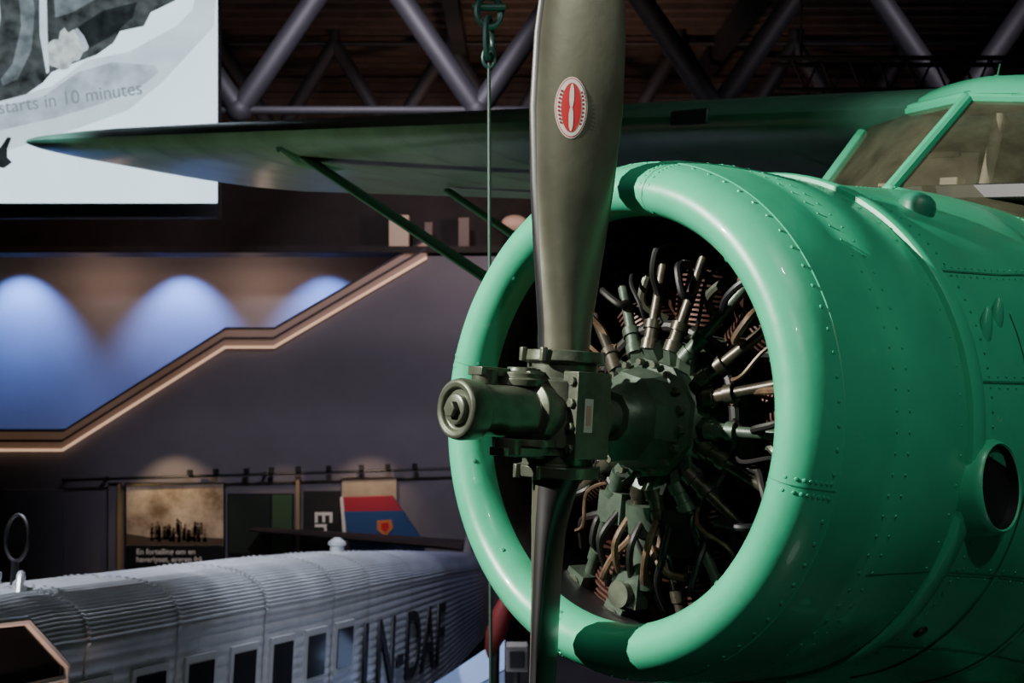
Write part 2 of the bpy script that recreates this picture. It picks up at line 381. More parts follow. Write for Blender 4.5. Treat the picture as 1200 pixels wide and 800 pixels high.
# windscreen & cabin
D=Vector((-.11,0,0))
A=Vector((1.33,0,.80))+D;N_=Vector((1.66,-.60,.66))+D;F_=Vector((1.66,.68,.64))+D;T=Vector((1.80,0.02,1.205))+D;NT=Vector((2.0,-.46,1.20))+D;FT=Vector((2.0,.54,1.20))+D
NB=Vector((2.55,-.70,.66));NBT=Vector((2.6,-.56,1.2));FB=Vector((2.55,.70,.66));FBT=Vector((2.6,.56,1.2))
b=MB()
b.add([A,N_,NT,T],[(0,1,2,3)],0,False);b.add([A,F_,FT,T],[(0,1,2,3)],0,False)
b.add([N_,NB,NBT,NT],[(0,1,2,3)],0,False);b.add([F_,FB,FBT,FT],[(0,1,2,3)],0,False)
b.obj('windscreen_glass',[GLASS],GP,fix=False)
b=MB()
for q0,q1,r in((A,T,.024),(N_,NT,.03),(F_,FT,.024),(A,N_,.018),(A,F_,.018),(T,NT,.026),(T,FT,.026),(N_,NB,.02),(F_,FB,.02),(NB,NBT,.03),(FB,FBT,.03),(NT,NBT,.03),(FT,FBT,.03)):
    b.cyl(q0,q1,r,n=10,mi=0); b.sphere(q0,r,0,n=10); b.sphere(q1,r,0,n=10)
for q0,q1 in((A,T),(A,N_),(A,F_)):
    d=(q1-q0)
    for i in range(14):
        pp=q0+d*(i+.5)/14; b.dome(pp+Vector((-.016,0,.015)),(-.7,0,.7),.004)
b.add([A,N_,N_+Vector((-.03,-.04,-.2)),A+Vector((-.1,0,-.12)),F_,F_+Vector((-.03,.04,-.2))],[(0,1,2,3),(0,3,5,4)],0,False)
b.add([N_,NB,NB+Vector((0,-.03,-.3)),N_+Vector((-.03,-.04,-.2))],[(0,1,2,3)],0,False)
b.add([F_,FB,FB+Vector((0,.03,-.3)),F_+Vector((-.03,.04,-.2))],[(0,1,2,3)],0,False)
b.obj('windscreen_frame',[GREEN],GP)
b=MB()
def rsec(xc,xe,hw,h,k=30):
    out=[]
    for i in range(k+1):
        t=-1+2*i/k
        out.append((xc+(xe-xc)*abs(t)**1.2,hw*t,1.205+h*(1-abs(t)**2.6)))
    return out+[(xe,hw,1.18),(xc+.03,0,1.18),(xe,-hw,1.18)]
b.loft([rsec(T.x-.015,NT.x-.01,.48,.012),rsec(T.x+.01,NT.x+.0,.495,.05),rsec(T.x+.09,NT.x+.05,.52,.095),rsec(2.0,2.05,.55,.145),rsec(2.2,2.2,.58,.185),rsec(2.6,2.6,.60,.19),rsec(3.8,3.8,.60,.16)])
b.loft([sect(x,hw,tp,-.6,3,.65,64) for x,hw,tp in((2.6,.66,.70),(3.8,.66,.68),(4.6,.58,.5),(5.6,.46,.2))])
b.obj('cabin_roof',[GREEN],GP)
b=MB(); b.cyl((2.10,-.02,1.34),(2.11,-.02,1.41),.02,.016,mi=0); b.cyl((2.11,-.02,1.41),(2.15,-.02,1.95),.007,.003,mi=0)
b.cyl((1.88,.02,1.27),(1.88,.02,1.325),.013,mi=0); b.cyl((1.88,.02,1.325),(1.89,.02,1.37),.003); b.obj('antenna',[GREEND],GP)
b=MB(); b.box((2.5,0,.86),(.12,1.1,.5),0); b.cyl((1.72,-.05,.80),(1.80,-.05,1.16),.022,mi=1); b.box((1.55,0,.82),(.3,.8,.05),2)
for y in(-.33,.33): b.box((2.1,y,.92),(.12,.36,.42),0); b.box((2.08,y,1.12),(.1,.2,.12),0)
b.tube([(1.72,-.35+.13*math.cos(a/16*6.283),.93+.13*math.sin(a/16*6.283)) for a in range(16)],.012,mi=2,closed=True)
b.box((1.66,.03,.87),(.06,.07,.08),1);b.box((1.62,.25,.86),(.05,.09,.06),1)
b.obj('cockpit_interior',[pmat('seat_tan',(.09,.075,.05),.8),pmat('cream',(.75,.65,.48),.6),BLACK],GP,bevel=.01)

# wing
def foil(c,t,k=18):
    up=[];lo=[]
    for i in range(k+1):
        x=(1-math.cos(math.pi*i/k))/2
        yt=5*t*(.2969*math.sqrt(x)-.126*x-.3516*x*x+.2843*x**3-.1015*x**4)
        cm=.03*4*x*(1-x)*.8
        up.append((x*c,(cm+yt)*c)); lo.append((x*c,(cm-yt)*c))
    return up[::-1]+lo[1:]
WX=1.78
def wing(sign):
    b=MB();secs=[]
    inc=R(4.2)
    def z_at(u): return 1.195+.039*u
    for u,c,xo,t in((.0,1.98,0,.15),(.5,1.98,0,.15),(3,1.98,0,.15),(6,1.98,0,.15),(7.8,1.98,0,.145),(8.45,1.84,.005,.14),(8.95,1.58,.01,.13),(9.3,1.24,.02,.13),(9.5,.88,.035,.13),(9.6,.5,.06,.13),(9.64,.16,.12,.12)):
        z0=z_at(u)
        secs.append([(WX+xo+x*math.cos(inc)+z*math.sin(inc),sign*u,z0+z*math.cos(inc)-(x+xo)*math.sin(inc)) for x,z in foil(c,t)])
    b.loft(secs,0)
    for i in range(0,22,2):
        u=1+.33*i; z0=z_at(u); pts=foil(1.98,.151); vs=[]
        for x,z in pts:
            for du in(-.012,.012): vs.append((WX+x*math.cos(inc)+z*math.sin(inc)*1.0,sign*(u+du),z0+(z*1.012)*math.cos(inc)-x*math.sin(inc)))
        b.add(vs,[(2*j,2*j+1,2*j+3,2*j+2) for j in range(len(pts)-1)],0,True)
    return b
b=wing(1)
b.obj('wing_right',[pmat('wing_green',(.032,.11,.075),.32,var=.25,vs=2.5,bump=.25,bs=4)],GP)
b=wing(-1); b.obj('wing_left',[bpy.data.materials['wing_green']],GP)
b=MB(); b.box((WX+.012,1.42,1.245),(.03,.22,.07),0); b.obj('landing_light_slot',[BLACK],GP,bevel=.01)
def fair(b,p0,p1,ch,th,mi=0):
    p0=Vector(p0);p1=Vector(p1);d=(p1-p0).normalized();xx=(Vector((1,0,0))-d*d.x).normalized();yy=d.cross(xx)
    f=[(x-ch/2,z) for x,z in foil(ch,th/ch,10)]
    b.loft([[p+xx*x+yy*z for x,z in f] for p in(p0,p1)],mi)
b=MB()
for sg in(1,-1):
    fair(b,(2.10,sg*5.1,1.27),(2.25,sg*.66,-.45),.15,.05); fair(b,(3.2,sg*4.9,1.20),(2.9,sg*.66,-.45),.12,.045)
    b.loft([[(x,sg*5.1+y,z) for _,y,z in sect(x,.035,.05,-.10*k,2,1.30,12)] for x,k in((1.88,.3),(2.02,1),(2.25,1),(2.6,.2))])
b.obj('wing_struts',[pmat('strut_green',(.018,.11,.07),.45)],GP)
b=MB()
b.loft([[(9.9+.1*abs(u)+x,u,.62+z) for x,z in foil(1.4-.15*abs(u),.09,12)] for u in(-2.9,-2,0,2,2.9)])
b.loft([[(9.7+.35*w+x,z,.5+w) for x,z in foil(1.7-.4*w,.09,12)] for w in(0,.6,1.2,1.7,1.9)])
b.obj('tail_surfaces',[GREEN],GP)
b=MB()
for sg in(-1,1):
    fair(b,(1.55,sg*.35,-.78),(1.35,sg*1.05,-1.75),.30,.09)
    fair(b,(2.5,sg*.4,-.82),(1.5,sg*1.05,-1.75),.12,.05)
    b.cyl((1.4,sg*.95,-1.78),(1.4,sg*1.35,-1.78),.05)
    b.revolve([(-.11,.20),(-.13,.34),(-.07,.41),(0,.43),(.07,.41),(.13,.34),(.11,.20)],40,1,Matrix.Translation((1.4,sg*1.3,-1.78))@Matrix.Rotation(R(90),4,'Z'))
    b.revolve([(-.10,.001),(-.11,.21),(.11,.21),(.10,.001)],32,2,Matrix.Translation((1.4,sg*1.3,-1.78))@Matrix.Rotation(R(90),4,'Z'))
vs=[[(x,hw*y,z) for y,z in((-1,zt),(1,zt),(.8,zb),(-.8,zb))] for x,hw,zt,zb in((.62,.24,-.60,-.80),(.80,.30,-.6,-.90),(1.15,.30,-.6,-.93),(1.5,.2,-.7,-.9))]
b.loft(vs,0,smooth=False)
b.cyl((.95,-.15,-.85),(.9,-.17,-1.02),.035,mi=3)
b.obj('undercarriage',[GREEN,RUB,STEEL,DARK],GP,bevel=.01)
b=MB()
inv=PM.inverted()
for s_,u,z in((3.3,.3,1.35),(3.3,-.5,1.35),(9.0,0,.6)):
    w=PM@Vector((s_,u,z)); b.cyl((s_,u,z),inv@Vector((w.x,w.y,11.85)),.008,n=6)
b.obj('suspension_cables',[CABLE],GP)

# ---------------- engine
b=MB()
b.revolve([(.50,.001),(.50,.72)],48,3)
b.revolve([(-.10,.035),(.0,.04),(.0,.07),(.03,.09),(.05,.125),(.12,.145),(.135,.17),(.155,.17),(.16,.15),(.20,.185),(.21,.225),(.24,.235),(.26,.20)],9,0,None,False)
b.revolve([(-.19,.045),(.03,.045)],24,6)
b.revolve([(.22,.25),(.28,.27),(.5,.27)],9,0,None,False)
for i in range(18):
    a=R(i*20+5); b.along((.12,.155*math.cos(a),.155*math.sin(a)),(.10,.155*math.cos(a),.155*math.sin(a)),[(0,.010),(.02,.010)],6,6,False)
for i in range(9):
    a=R(90+i*40); e=Vector((0,math.cos(a),math.sin(a))); tg=Vector((0,-math.sin(a),math.cos(a)))
    pr=[(0,.07)]
    for j in range(13): pr+=[(.02+j*.014,.068),(.021+j*.014,.096),(.027+j*.014,.096),(.028+j*.014,.068)]
    for j in range(9): pr+=[(.21+j*.015,.085),(.212+j*.015,.124),(.219+j*.015,.124),(.221+j*.015,.085)]
    pr+=[(.36,.07)]
    b.along(Vector((.36,0,0))+e*.25,Vector((.36,0,0))+e*.62,pr,22,1,False)
    a2=a+R(20); e2=Vector((0,math.cos(a2),math.sin(a2))); t2=Vector((0,-math.sin(a2),math.cos(a2)))
    c0=Vector((.40,0,0)); b.add([c0+e2*.27-t2*.03,c0+e2*.27+t2*.03,c0+e2*.66+t2*.13,c0+e2*.66-t2*.13],[(0,1,2,3)],3,False)
    b.spline([c0+Vector((.03,0,0))+e2*.27,c0+Vector((-.04,0,0))+e2*.36,c0+Vector((-.06,0,0))+e2*.45-t2*.01,c0+e2*.56-t2*.06],.026,10,1)
    for sg in(-1,1):
        ab=a+sg*R(12); eb=Vector((0,math.cos(ab),math.sin(ab)))
        at=a+sg*R(8.5); et=Vector((0,math.cos(at),math.sin(at)))
        p0=Vector((.175,0,0))+eb*.215; p1=Vector((.255,0,0))+et*.56
        d=(p1-p0); L=d.length
        b.along(p0-d*.06,p1,[(0,.026),(.03,.026),(.031,.021),(.06,.021),(.061,.027),(.085,.027),(.086,.0155),(L*.80,.0155),(L*.80+.001,.022),(L*.90,.022),(L*.90+.001,.0175),(L*1.05,.0175)],14,2 if (i+sg)%3 else 0)
        M=Matrix.Translation(Vector((.28,0,0))+et*.60)@Matrix.Rotation(a-math.pi/2,4,'X')
        b.box((0,0,0),(.16,.07,.09),0,M)
        b.revolve([(-.005,.001),(-.004,.03),(.0,.034),(.02,.034)],16,6,Matrix.Translation(Vector((.195,0,0))+et*.60))
        b.along(Vector((.20,0,0))+eb*.17,Vector((.17,0,0))+eb*.225,[(0,.034),(.05,.030),(.051,.024),(.06,.024)],6,0,False)
    for sg in(-1,1):
        pp=Vector((.25,0,0))+e*(.50 if sg<0 else .44)+tg*.02*sg
        b.along(pp+Vector((.04,0,0)),pp+Vector((-.045,0,0)),[(0,.016),(.03,.016),(.031,.011),(.085,.011)],8,6)
        jit=random.uniform(-.02,.03)
        ws=[pp+Vector((-.045,0,0)),pp+Vector((-.085,0,0))-e*.02+tg*sg*.02,pp+Vector((-.085,0,0))-e*.09+tg*sg*(.04+jit),Vector((.20,0,0))+e*.35+tg*sg*(.065+jit),Vector((.20,0,0))+e*.29+tg*sg*.05,Vector((.19,0,0))+e*.262+tg*.02*sg]
        b.spline(ws,.0105,8,(4,5,3)[(i*2+sg)%3])
    b.spline([Vector((.21,0,0))+e2*.26,Vector((.17,0,0))+e2*.33+t2*.02,Vector((.20,0,0))+e2*.43-t2*.02,Vector((.27,0,0))+e2*.52+t2*.03],.006,6,4 if i%2 else 3)
    b.spline([Vector((.30,0,0))+e2*.30,Vector((.24,0,0))+e2*.36-t2*.03,Vector((.25,0,0))+e2*.46+t2*.02,Vector((.31,0,0))+e2*.56],.014,8,3 if i%2 else 6)
    b.along(Vector((.27,0,0))+e*.27,Vector((.27,0,0))+e*.31,[(0,.014),(.04,.014)],6,6,False)
b.tube([(.205,.262*math.cos(2*math.pi*i/48),.262*math.sin(2*math.pi*i/48)) for i in range(48)],.018,10,3,closed=True)
b.along((.2,.02,-.24),(.24,.03,-.50),[(0,.06),(.08,.06),(.09,.045),(.24,.05),(.26,.02)],14,0,False)
b.box((.2,-.12,-.30),(.08,.08,.12),3); b.box((.2,.13,-.27),(.07,.09,.09),0)
b.along((.16,.06,-.505),(.20,.06,-.505),[(0,.02),(.001,.038),(.04,.038)],24,6); b.box((.21,.06,-.49),(.05,.10,.10),0)
for k in range(5): b.spline([(.17,-.1+.05*k,-.28),(.13,-.12+.06*k,-.36),(.2,-.05+.05*k,-.46),(.3,-.02+.06*k,-.56)],.010,8,4 if k%2 else 3)
b.obj('radial_engine',[CRANK,FIN,TUBE,DARK,WIRE,BLACK,HUBM],GP)

# ---------------- propeller
PR=Matrix.Translation((-.19,0,0))@Matrix.Rotation(R(-3.8),4,'X')
btab=[(.10,.13,.13,60),(.16,.135,.13,60),(.22,.142,.105,60),(.32,.165,.074,59),(.45,.195,.052,58),(.60,.225,.042,57),(.80,.25,.034,55),(1.0,.245,.026,53),(1.15,.22,.020,52),(1.26,.17,.015,51),(1.32,.10,.010,50),(1.345,.03,.006,50)]
def bsec(r,k=36):
    _,w,th,be=interp(btab,r); be=R(be)
    nrm=Vector((-math.cos(be),-math.sin(be),0)); ch=Vector((-math.sin(be),math.cos(be),0))*-1
    rnd=max(0,min(1,(th/w-.25)/.65))
    out=[]
    for i in range(k):
        a=2*math.pi*i/k; c=math.cos(a); s_=math.sin(a)
        if s_>0: y=th*.5*(s_ if rnd>.5 else s_**.95)*(1+(1-rnd)*.5)*(1-.25*(1-rnd)*c)
        else: y=th*.5*s_*(rnd+(1-rnd)*.45)
        out.append(Vector((0,0,r))+ch*(w/2*c)+nrm*y)
    return out
rs=[.10,.13,.16,.19,.22,.27,.32,.38,.45,.52,.6,.7,.8,.9,1.0,1.08,1.15,1.21,1.26,1.3,1.32,1.335,1.345]
b=MB()
for M in(PR,PR@Matrix.Rotation(math.pi,4,'X')):
    k=36; secs=[bsec(r,k) for r in rs]
    vs=[p for q in secs for p in q]; f0=[];f1=[]
    for i in range(len(rs)-1):
        for j in range(k):
            f=(i*k+j,i*k+(j+1)%k,(i+1)*k+(j+1)%k,(i+1)*k+j)
            (f0 if j<k/2-3 else f1).append(f)
    b.add(vs,f0,0,True,M)
    off=len(b.v)-len(vs)
    for f in f1: b.f.append([q+off for q in f]); b.m.append(1); b.sm.append(True)
    b.f.append([off+(len(rs)-1)*k+j for j in range(k)]); b.m.append(0); b.sm.append(False)
    b.revolve([(.125,.079),(.15,.079),(.152,.074),(.165,.072)],36,2,M@Matrix.Rotation(R(-90),4,'Y'))
b.obj('propeller_blades',[OLIVE,BLADEB,BLACK],GP,sharp=60)
def surf(r,c,off=.0012):
    _,w,th,be=interp(btab,r); be=R(be)
    nrm=Vector((-math.cos(be),-math.sin(be),0)); ch=Vector((-math.sin(be),math.cos(be),0))*-1
    s_=math.sqrt(max(0,1-c*c)); rnd=max(0,min(1,(th/w-.25)/.65))
    y=th*.5*(s_**.95)*(1+(1-rnd)*.5)*(1-.25*(1-rnd)*c)
    return Vector((0,0,r))+ch*(w/2*c)+nrm*(y+off)
def decal(b,r0,c0,a,h,mi,off,k=40):
    w=interp(btab,r0)[1]/2; vs=[];fs=[]; rr=5
    for q in range(rr+1):
        for j in range(k):
            t=2*math.pi*j/k; m=q/rr
            vs.append(surf(r0+math.sin(t)*h*m,c0+math.cos(t)*a*m/w,off))
    for q in range(rr):
        for j in range(k): fs.append((q*k+j,q*k+(j+1)%k,(q+1)*k+(j+1)%k,(q+1)*k+j))
    b.add(vs,fs,mi,True,PR)
b=MB()
CC=-.14
decal(b,.80,CC,.044,.082,0,.0010); decal(b,.80,CC,.0415,.079,1,.0014);decal(b,.80,CC,.0395,.0765,0,.0018); decal(b,.80,CC,.027,.066,1,.0022)
decal(b,.80+.030,CC,.0062,.033,0,.0027); decal(b,.80-.030,CC,.0062,.033,0,.0027)
for sgn,n_ in((-1,9),(1,9)):
    for i in range(n_):
        tt=(-36+i*9); t=R(tt) if sgn>0 else R(180+tt)
        x=math.cos(t)*.033; z=math.sin(t)*.071; w=interp(btab,.8)[1]/2
        q=[surf(.8+z+dz,CC+(x+dx)/w,.0028) for dx,dz in((-.003,-.003),(.003,-.003),(.003,.003),(-.003,.003))]
        b.add(q,[(0,1,2,3)],2,False,PR)
b.obj('blade_decal',[WHITE,RED,pmat('decal_dark',(.25,.02,.02),.5)],GP)
b=MB()
Mz=PR@Matrix.Rotation(R(-90),4,'Y')
b.revolve([(-.165,.078),(-.163,.106),(-.135,.109),(-.13,.092),(-.09,.092),(-.085,.108),(.085,.108),(.09,.092),(.13,.092),(.135,.109),(.163,.106),(.165,.078)],40,0,Mz)
b.box((.0,-.078,0),(.12,.09,.22),0,PR); b.box((0,.078,0),(.12,.09,.22),0,PR)
for z in(-.15,.15):
    for a in(20,160,200,340):
        p=Vector((.112*math.cos(R(a)),.112*math.sin(R(a)),z)); b.along(p+Vector((0,0,-.018)),p+Vector((0,0,.018)),[(0,.011),(.036,.011)],6,0,False,PR)
for sy in(-1,1):
    for z in(-.085,-.03,.03,.085):
        b.along((-.07,sy*.105,z),(.07,sy*.105,z),[(0,.013),(.012,.013),(.013,.008),(.127,.008),(.128,.013),(.14,.013)],6,0,False,PR)
Mf=PR@Matrix.Rotation(R(180),4,'Z')
b.revolve([(.05,.088),(.12,.088),(.13,.068),(.22,.064),(.285,.064),(.29,.074),(.335,.076),(.35,.073),(.355,.066),(.352,.054),(.342,.050),(.342,.001)],40,0,Mf)
b.revolve([(.340,.038),(.354,.038),(.357,.032),(.357,.001)],32,0,Mf)
b.revolve([(.355,.021),(.372,.021),(.373,.001)],6,0,Mf,False)
for sz in(1,-1):
    b.revolve([(0,.001),(0,.066),(.018,.068),(.02,.058),(.034,.058),(.036,.042),(.048,.040),(.048,.001)],32,0,PR@Matrix.Translation((-.12,.0+.02*sz,sz*.066))@Matrix.Rotation(R(-90*sz),4,'Y'))
    b.box((-.06,sz*.02,sz*.09),(.16,.10,.03),0,PR)
    b.box((-.19,sz*.05,sz*.098),(.13,.055,.022),0,PR)
    b.revolve([(-.02,.001),(-.02,.034),(.02,.034),(.02,.001)],20,0,PR@Matrix.Translation((-.22,sz*.05,sz*.085))@Matrix.Rotation(R(90),4,'Y'))
b.revolve([(.06,.07),(.10,.085),(.115,.085),(.12,.05)],32,0,PR)
b.obj('propeller_hub',[HUBM],GP,bevel=.004)
b=MB(); b.box((-.02,-.1245,.0),(.03,.002,.085),0,PR); b.box((-.02,-.1260,.0),(.016,.001,.05),1,PR); b.obj('hub_label',[pmat('label',(.42,.36,.34),.5),pmat('label_print',(.42,.20,.18),.5)],GP)

# ================================================================= hoist cable
b=MB(); x,y=-.083,4.6
b.cyl((x+.02,y,0.3),(x,y,H+1.0),.0065,n=8)
b.cyl((x,y,H+1.22),(x,y,11.86),.0065,n=8)
def link(cz,rx,rz,r,rot):
    M=Matrix.Translation((x,y,cz))@Matrix.Rotation(R(rot),4,'Z'); b.tube([(rx*math.cos(2*math.pi*i/24),0,rz*math.sin(2*math.pi*i/24)) for i in range(24)],r,8,1,M,closed=True)
link(H+1.185,.045,.055,.012,15); link(H+1.09,.035,.075,.010,70); link(H+1.02,.022,.035,.007,10)
b.cyl((x-.06,y,H+1.20),(x+.06,y,H+1.20),.014,mi=1)
b.cyl((x+.02,y,0),(x+.02,y,.3),.2,.15,n=24,mi=1)
b.obj('hoist_cable',[CABLE,SHACK])

# ================================================================= corrugated silver airliner
JM=Matrix.Translation((-3.68,12.1,H-2.97))@Matrix.Rotation(math.atan2(.967,.252),4,'Z')@Matrix.Rotation(R(7.2),4,'Y')
JU=empty('corrugated_airliner',JM)
jt=[(-5.6,.45,.25,.10,-1.2),(-4.6,.66,.50,.30,-1.5),(-3.4,.78,.66,.34,-1.68),(-2.2,.80,.74,.35,-1.7),(-1.9,.80,.74,.34,-1.7),(0,.80,.76,.35,-1.7),(2.7,.80,.80,.36,-1.7),(5,.76,.80,.40,-1.55),(8,.66,.72,.42,-1.25),(11,.48,.60,.36,-.85),(13,.22,.42,.25,-.45),(13.6,.06,.3,.2,-.2)]
def jsec(x):
    _,hw,rd,ev,bt=interp(jt,x); out=[]
    n1=110
    for i in range(n1+1):
        a=math.pi*i/n1; y=-hw*sgp(math.cos(a),.75); z=ev+(rd-ev)*abs(math.sin(a))**.85
        am=.013*math.cos(i*math.pi/1.5)
        out.append(Vector((x,y-math.cos(a)*am,z+math.sin(a)*am)))
    m=56
    for i in range(1,m):
        z=ev+(bt-ev)*i/m; out.append(Vector((x,hw+.006*math.cos(i*math.pi/1.5),z)))
    for i in range(13): out.append(Vector((x,hw-2*hw*i/12,bt)))
    for i in range(1,m):
        z=bt+(ev-bt)*i/m; out.append(Vector((x,-hw-.006*math.cos(i*math.pi/1.5),z)))
    return out
b=MB(); xs=[-5.6,-5.1,-4.6,-4,-3.4,-2.8,-2.2,-1.9,-1,0,1,2,2.7,4,5,6,7,8,9,10,11,12,13,13.6]
b.loft([jsec(x) for x in xs])
b.obj('fuselage',[SILV],JU,sharp=80)
b=MB()
for x in(-1.9,-.45,1.35,3.2,4.4,6.2,8.0,9.8):
    s0=jsec(x);s1=jsec(x+.05)
    q0=[Vector((p.x,p.y*1.012,p.z+(.012 if p.z>.3 else 0))) for p in s0];q1=[Vector((p.x,p.y*1.012,p.z+(.012 if p.z>.3 else 0))) for p in s1]
    b.loft([q0,q1],caps=False)
for x,y,s_ in((5.2,.0,1),(-2.4,.1,.8)):
    _,hw,rd,ev,bt=interp(jt,x); b.along((x,y,rd-.04),(x,y,rd+.2*s_),[(0,.10*s_),(.13*s_,.09*s_),(.14*s_,.12*s_),(.18*s_,.12*s_),(.24*s_,.04*s_)],16,0)
b.box((-1.5,-.3,.70),(.35,.25,.03),1)
b.obj('roof_fittings',[SILF,DARK],JU)
b=MB()
for k in range(-2,5):
    x=k*.9; hw=interp(jt,x)[1]
    for sg in(-1,1):
        b.box((x,sg*(hw+.012),-.235),(.60,.03,.60),1); b.box((x,sg*(hw+.030),-.235),(.47,.02,.46),0)
for sg in(-1,1):
    P_=[(-3.9,.62),(-2.75,.60),(-2.2,.22),(-2.2,-.25),(-3.9,-.25)]
    hw=.80
    b.add([(x,sg*(hw+.03),z) for x,z in P_],[(0,1,2,3,4)],0,False)
    b.tube([(x,sg*(hw+.035),z) for x,z in P_],.035,8,1,closed=True)
    b.tube([(-3.2,sg*(hw+.035),.62),(-3.2,sg*(hw+.035),-.25)],.03,8,1)
    b.tube([(-3.9,sg*(hw+.035),.12),(-2.2,sg*(hw+.035),.12)],.025,8,1)
b.obj('cabin_windows',[DGL,SILF],JU)
text('registration','LN-DAF',1.30,pmat('registration_black',(.012,.012,.016),.6),Matrix.Translation((4.2,-.81,-.92))@Matrix.Rotation(R(2.0),4,'Z')@Matrix.Rotation(R(90),4,'X'),JU,ext=.012,xs=.80,offset=.016,sp=1.08)
b=MB()
for sg in(-1,1):
    b.loft([[(11.3+.22*u+x,sg*u,.66+.03*u+z) for x,z in foil(1.9-.22*u,.10,10)] for u in(.1,2,4.4,4.75)],1)
b.loft([[(11.2+.45*w+x,z,.45+w) for x,z in foil(2.3-.42*w,.10,10)] for w in(0,.7,1.4,1.9,2.1)],0)
for sg in(-1,1):
    b.loft([[(-1.8+.22*u+x,sg*u,-1.45+.10*u+z) for x,z in foil(4.4-.25*u,.16,14)] for u in(.5,4,8,12.0,12.4)],0)
b.revolve([(-6.7,.30),(-6.75,.42),(-6.6,.55),(-6.2,.62),(-5.5,.60)],40,0,Matrix.Translation((0,0,-.45)))
b.revolve([(-6.6,.001),(-6.6,.5)],32,2,Matrix.Translation((0,0,-.45)))
b.obj('wings_and_tail',[SILV,pmat('stabiliser_dark',(.045,.036,.034),.5,var=.2),DARK],JU)
b=MB()
inv=JM.inverted()
for y in(-2.0,2.0):
    wpos=JM@Vector((-2.2,y,-1.4)); g=Vector((wpos.x,wpos.y,.5))
    b.cyl((-2.0,y,-1.3),inv@g,.09); c=inv@g
    b.revolve([(-.13,.25),(-.15,.42),(-.06,.5),(.06,.5),(.15,.42),(.13,.25)],32,1,Matrix.Translation(c)@Matrix.Rotation(R(90),4,'Z'))
    b.revolve([(-.12,.001),(-.12,.27),(.12,.27),(.12,.001)],24,0,Matrix.Translation(c)@Matrix.Rotation(R(90),4,'Z'))
wpos=JM@Vector((12.2,0,-.5)); g=Vector((wpos.x,wpos.y,.22)); b.cyl((12.2,0,-.4),inv@g,.05); b.revolve([(-.08,.1),(-.08,.2),(0,.22),(.08,.2),(.08,.1)],24,1,Matrix.Translation(inv@g)@Matrix.Rotation(R(90),4,'Z'))
b.obj('undercarriage',[SILF,RUB],JU)
b=MB()
c=Vector((-1.75,.0,1.14)); b.tube([c+Vector((.06*math.cos(t/24*6.283),.15*math.cos(t/24*6.283),.19*math.sin(t/24*6.283))) for t in range(24)],.014,8,0,closed=True)
b.cyl(c+Vector((0,0,-.19)),c+Vector((0,0,-.48)),.03,mi=0); b.spline([(-2.1,-.3,.7),(-1.95,-.2,.86),(-1.8,-.1,.8),(-1.7,.1,.72)],.03,8,1); b.cyl((-1.6,.3,.65),(-1.6,.3,.84),.06,mi=1)
b.obj('loop_antenna',[BLACK,SILF],JU)

# ================================================================= wall exhibits
def panel(name,x0,x1,z0,z1,mat,y=25.9,th=.06,extra=None):
    b=MB(); b.box(((x0+x1)/2,y+.03,(z0+z1)/2),(x1-x0,th,z1-z0),0)
    mats=[mat]
    if extra: 
        for e in extra: 
            b.box(((e[0]+e[1])/2,y-.004,(e[2]+e[3])/2),(e[1]-e[0],.012,e[3]-e[2]),len(mats)); mats.append(e[4])
    return b.obj(name,mats)
SEP=pmat('sepia_photo',(.42,.30,.18),.7,var=.5,vs=1.4,col2=(.78,.64,.46))
P1=panel('photo_poster',-7.83,-5.81,1.35,3.14,BLACK,extra=[(-7.80,-5.84,1.87,3.12,SEP)])
b=MB(); y=25.882
for i in range(34):
    x=-7.3+i*.032+random.uniform(-.05,.05); h=random.uniform(.22,.34); z=2.02+random.uniform(-.08,.10)
    b.add([(x-.035,y,z),(x+.035,y,z),(x+.03,y,z+h*.7),(x-.03,y,z+h*.7)],[(0,1,2,3)],i%2,False)
    b.add([(x+.026*math.cos(t),y,z+h*.85+.032*math.sin(t)) for t in [k*math.pi/4 for k in range(8)]],[tuple(range(8))],i%2,False)
b.add([(-7.8,y,1.88),(-5.84,y,1.88),(-5.84,y,2.02),(-6.6,y,2.06),(-7.3,y,2.04),(-7.8,y,2.12)],[(0,1,2,3,4,5)],0,False)
o=b.obj('crowd_print',[pmat('print_dark',(.10,.068,.042),.8),pmat('print_mid',(.22,.155,.09),.8)],None,fix=False); o.parent=P1
t=text('poster_text','En fortelling om en\nhaveriyset, ergrep frå',.155,WHITE,Matrix.Translation((-7.6,25.885,1.70))@Matrix.Rotation(R(90),4,'X'),None,ext=.001,offset=.003); t.parent=P1
panel('green_display_panel',-5.75,-4.42,1.7,2.92,BLACK,extra=[(-5.72,-4.9,1.72,2.90,pmat('panel_deepgreen',(.012,.022,.014),.6)),(-4.85,-4.45,1.72,2.90,pmat('panel_green',(.05,.11,.04),.6))])
P3=panel('sign_panel',-4.22,-3.47,1.5,2.97,pmat('sign_black',(.015,.014,.013),.6))
t=text('sign_text','En',.50,WHITE,Matrix.Translation((-3.98,25.885,2.58))@Matrix.Rotation(R(90),4,'Y')@Matrix.Rotation(R(90),4,'X'),None,ext=.001,offset=.008); t.parent=P3
panel('beige_display_panel',-3.44,-2.34,1.5,3.25,pmat('beige_board',(.45,.36,.25),.7,var=.1))
b=MB(); b.box((-4.32,25.9,2.3),(.07,.2,1.9)); b.box((-7.93,25.9,2.2),(.05,.2,1.9)); b.obj('trim_3',[pmat('brass_trim',(.4,.28,.15),.5)])
b=MB()
def prism(pts,y,th,mi):
    n=len(pts); b.add([(x,y,z) for x,z in pts]+[(x,y+th,z) for x,z in pts],[tuple(range(n)),tuple(range(2*n-1,n-1,-1))]+[(i,(i+1)%n,n+(i+1)%n,n+i) for i in range(n)],mi,False)
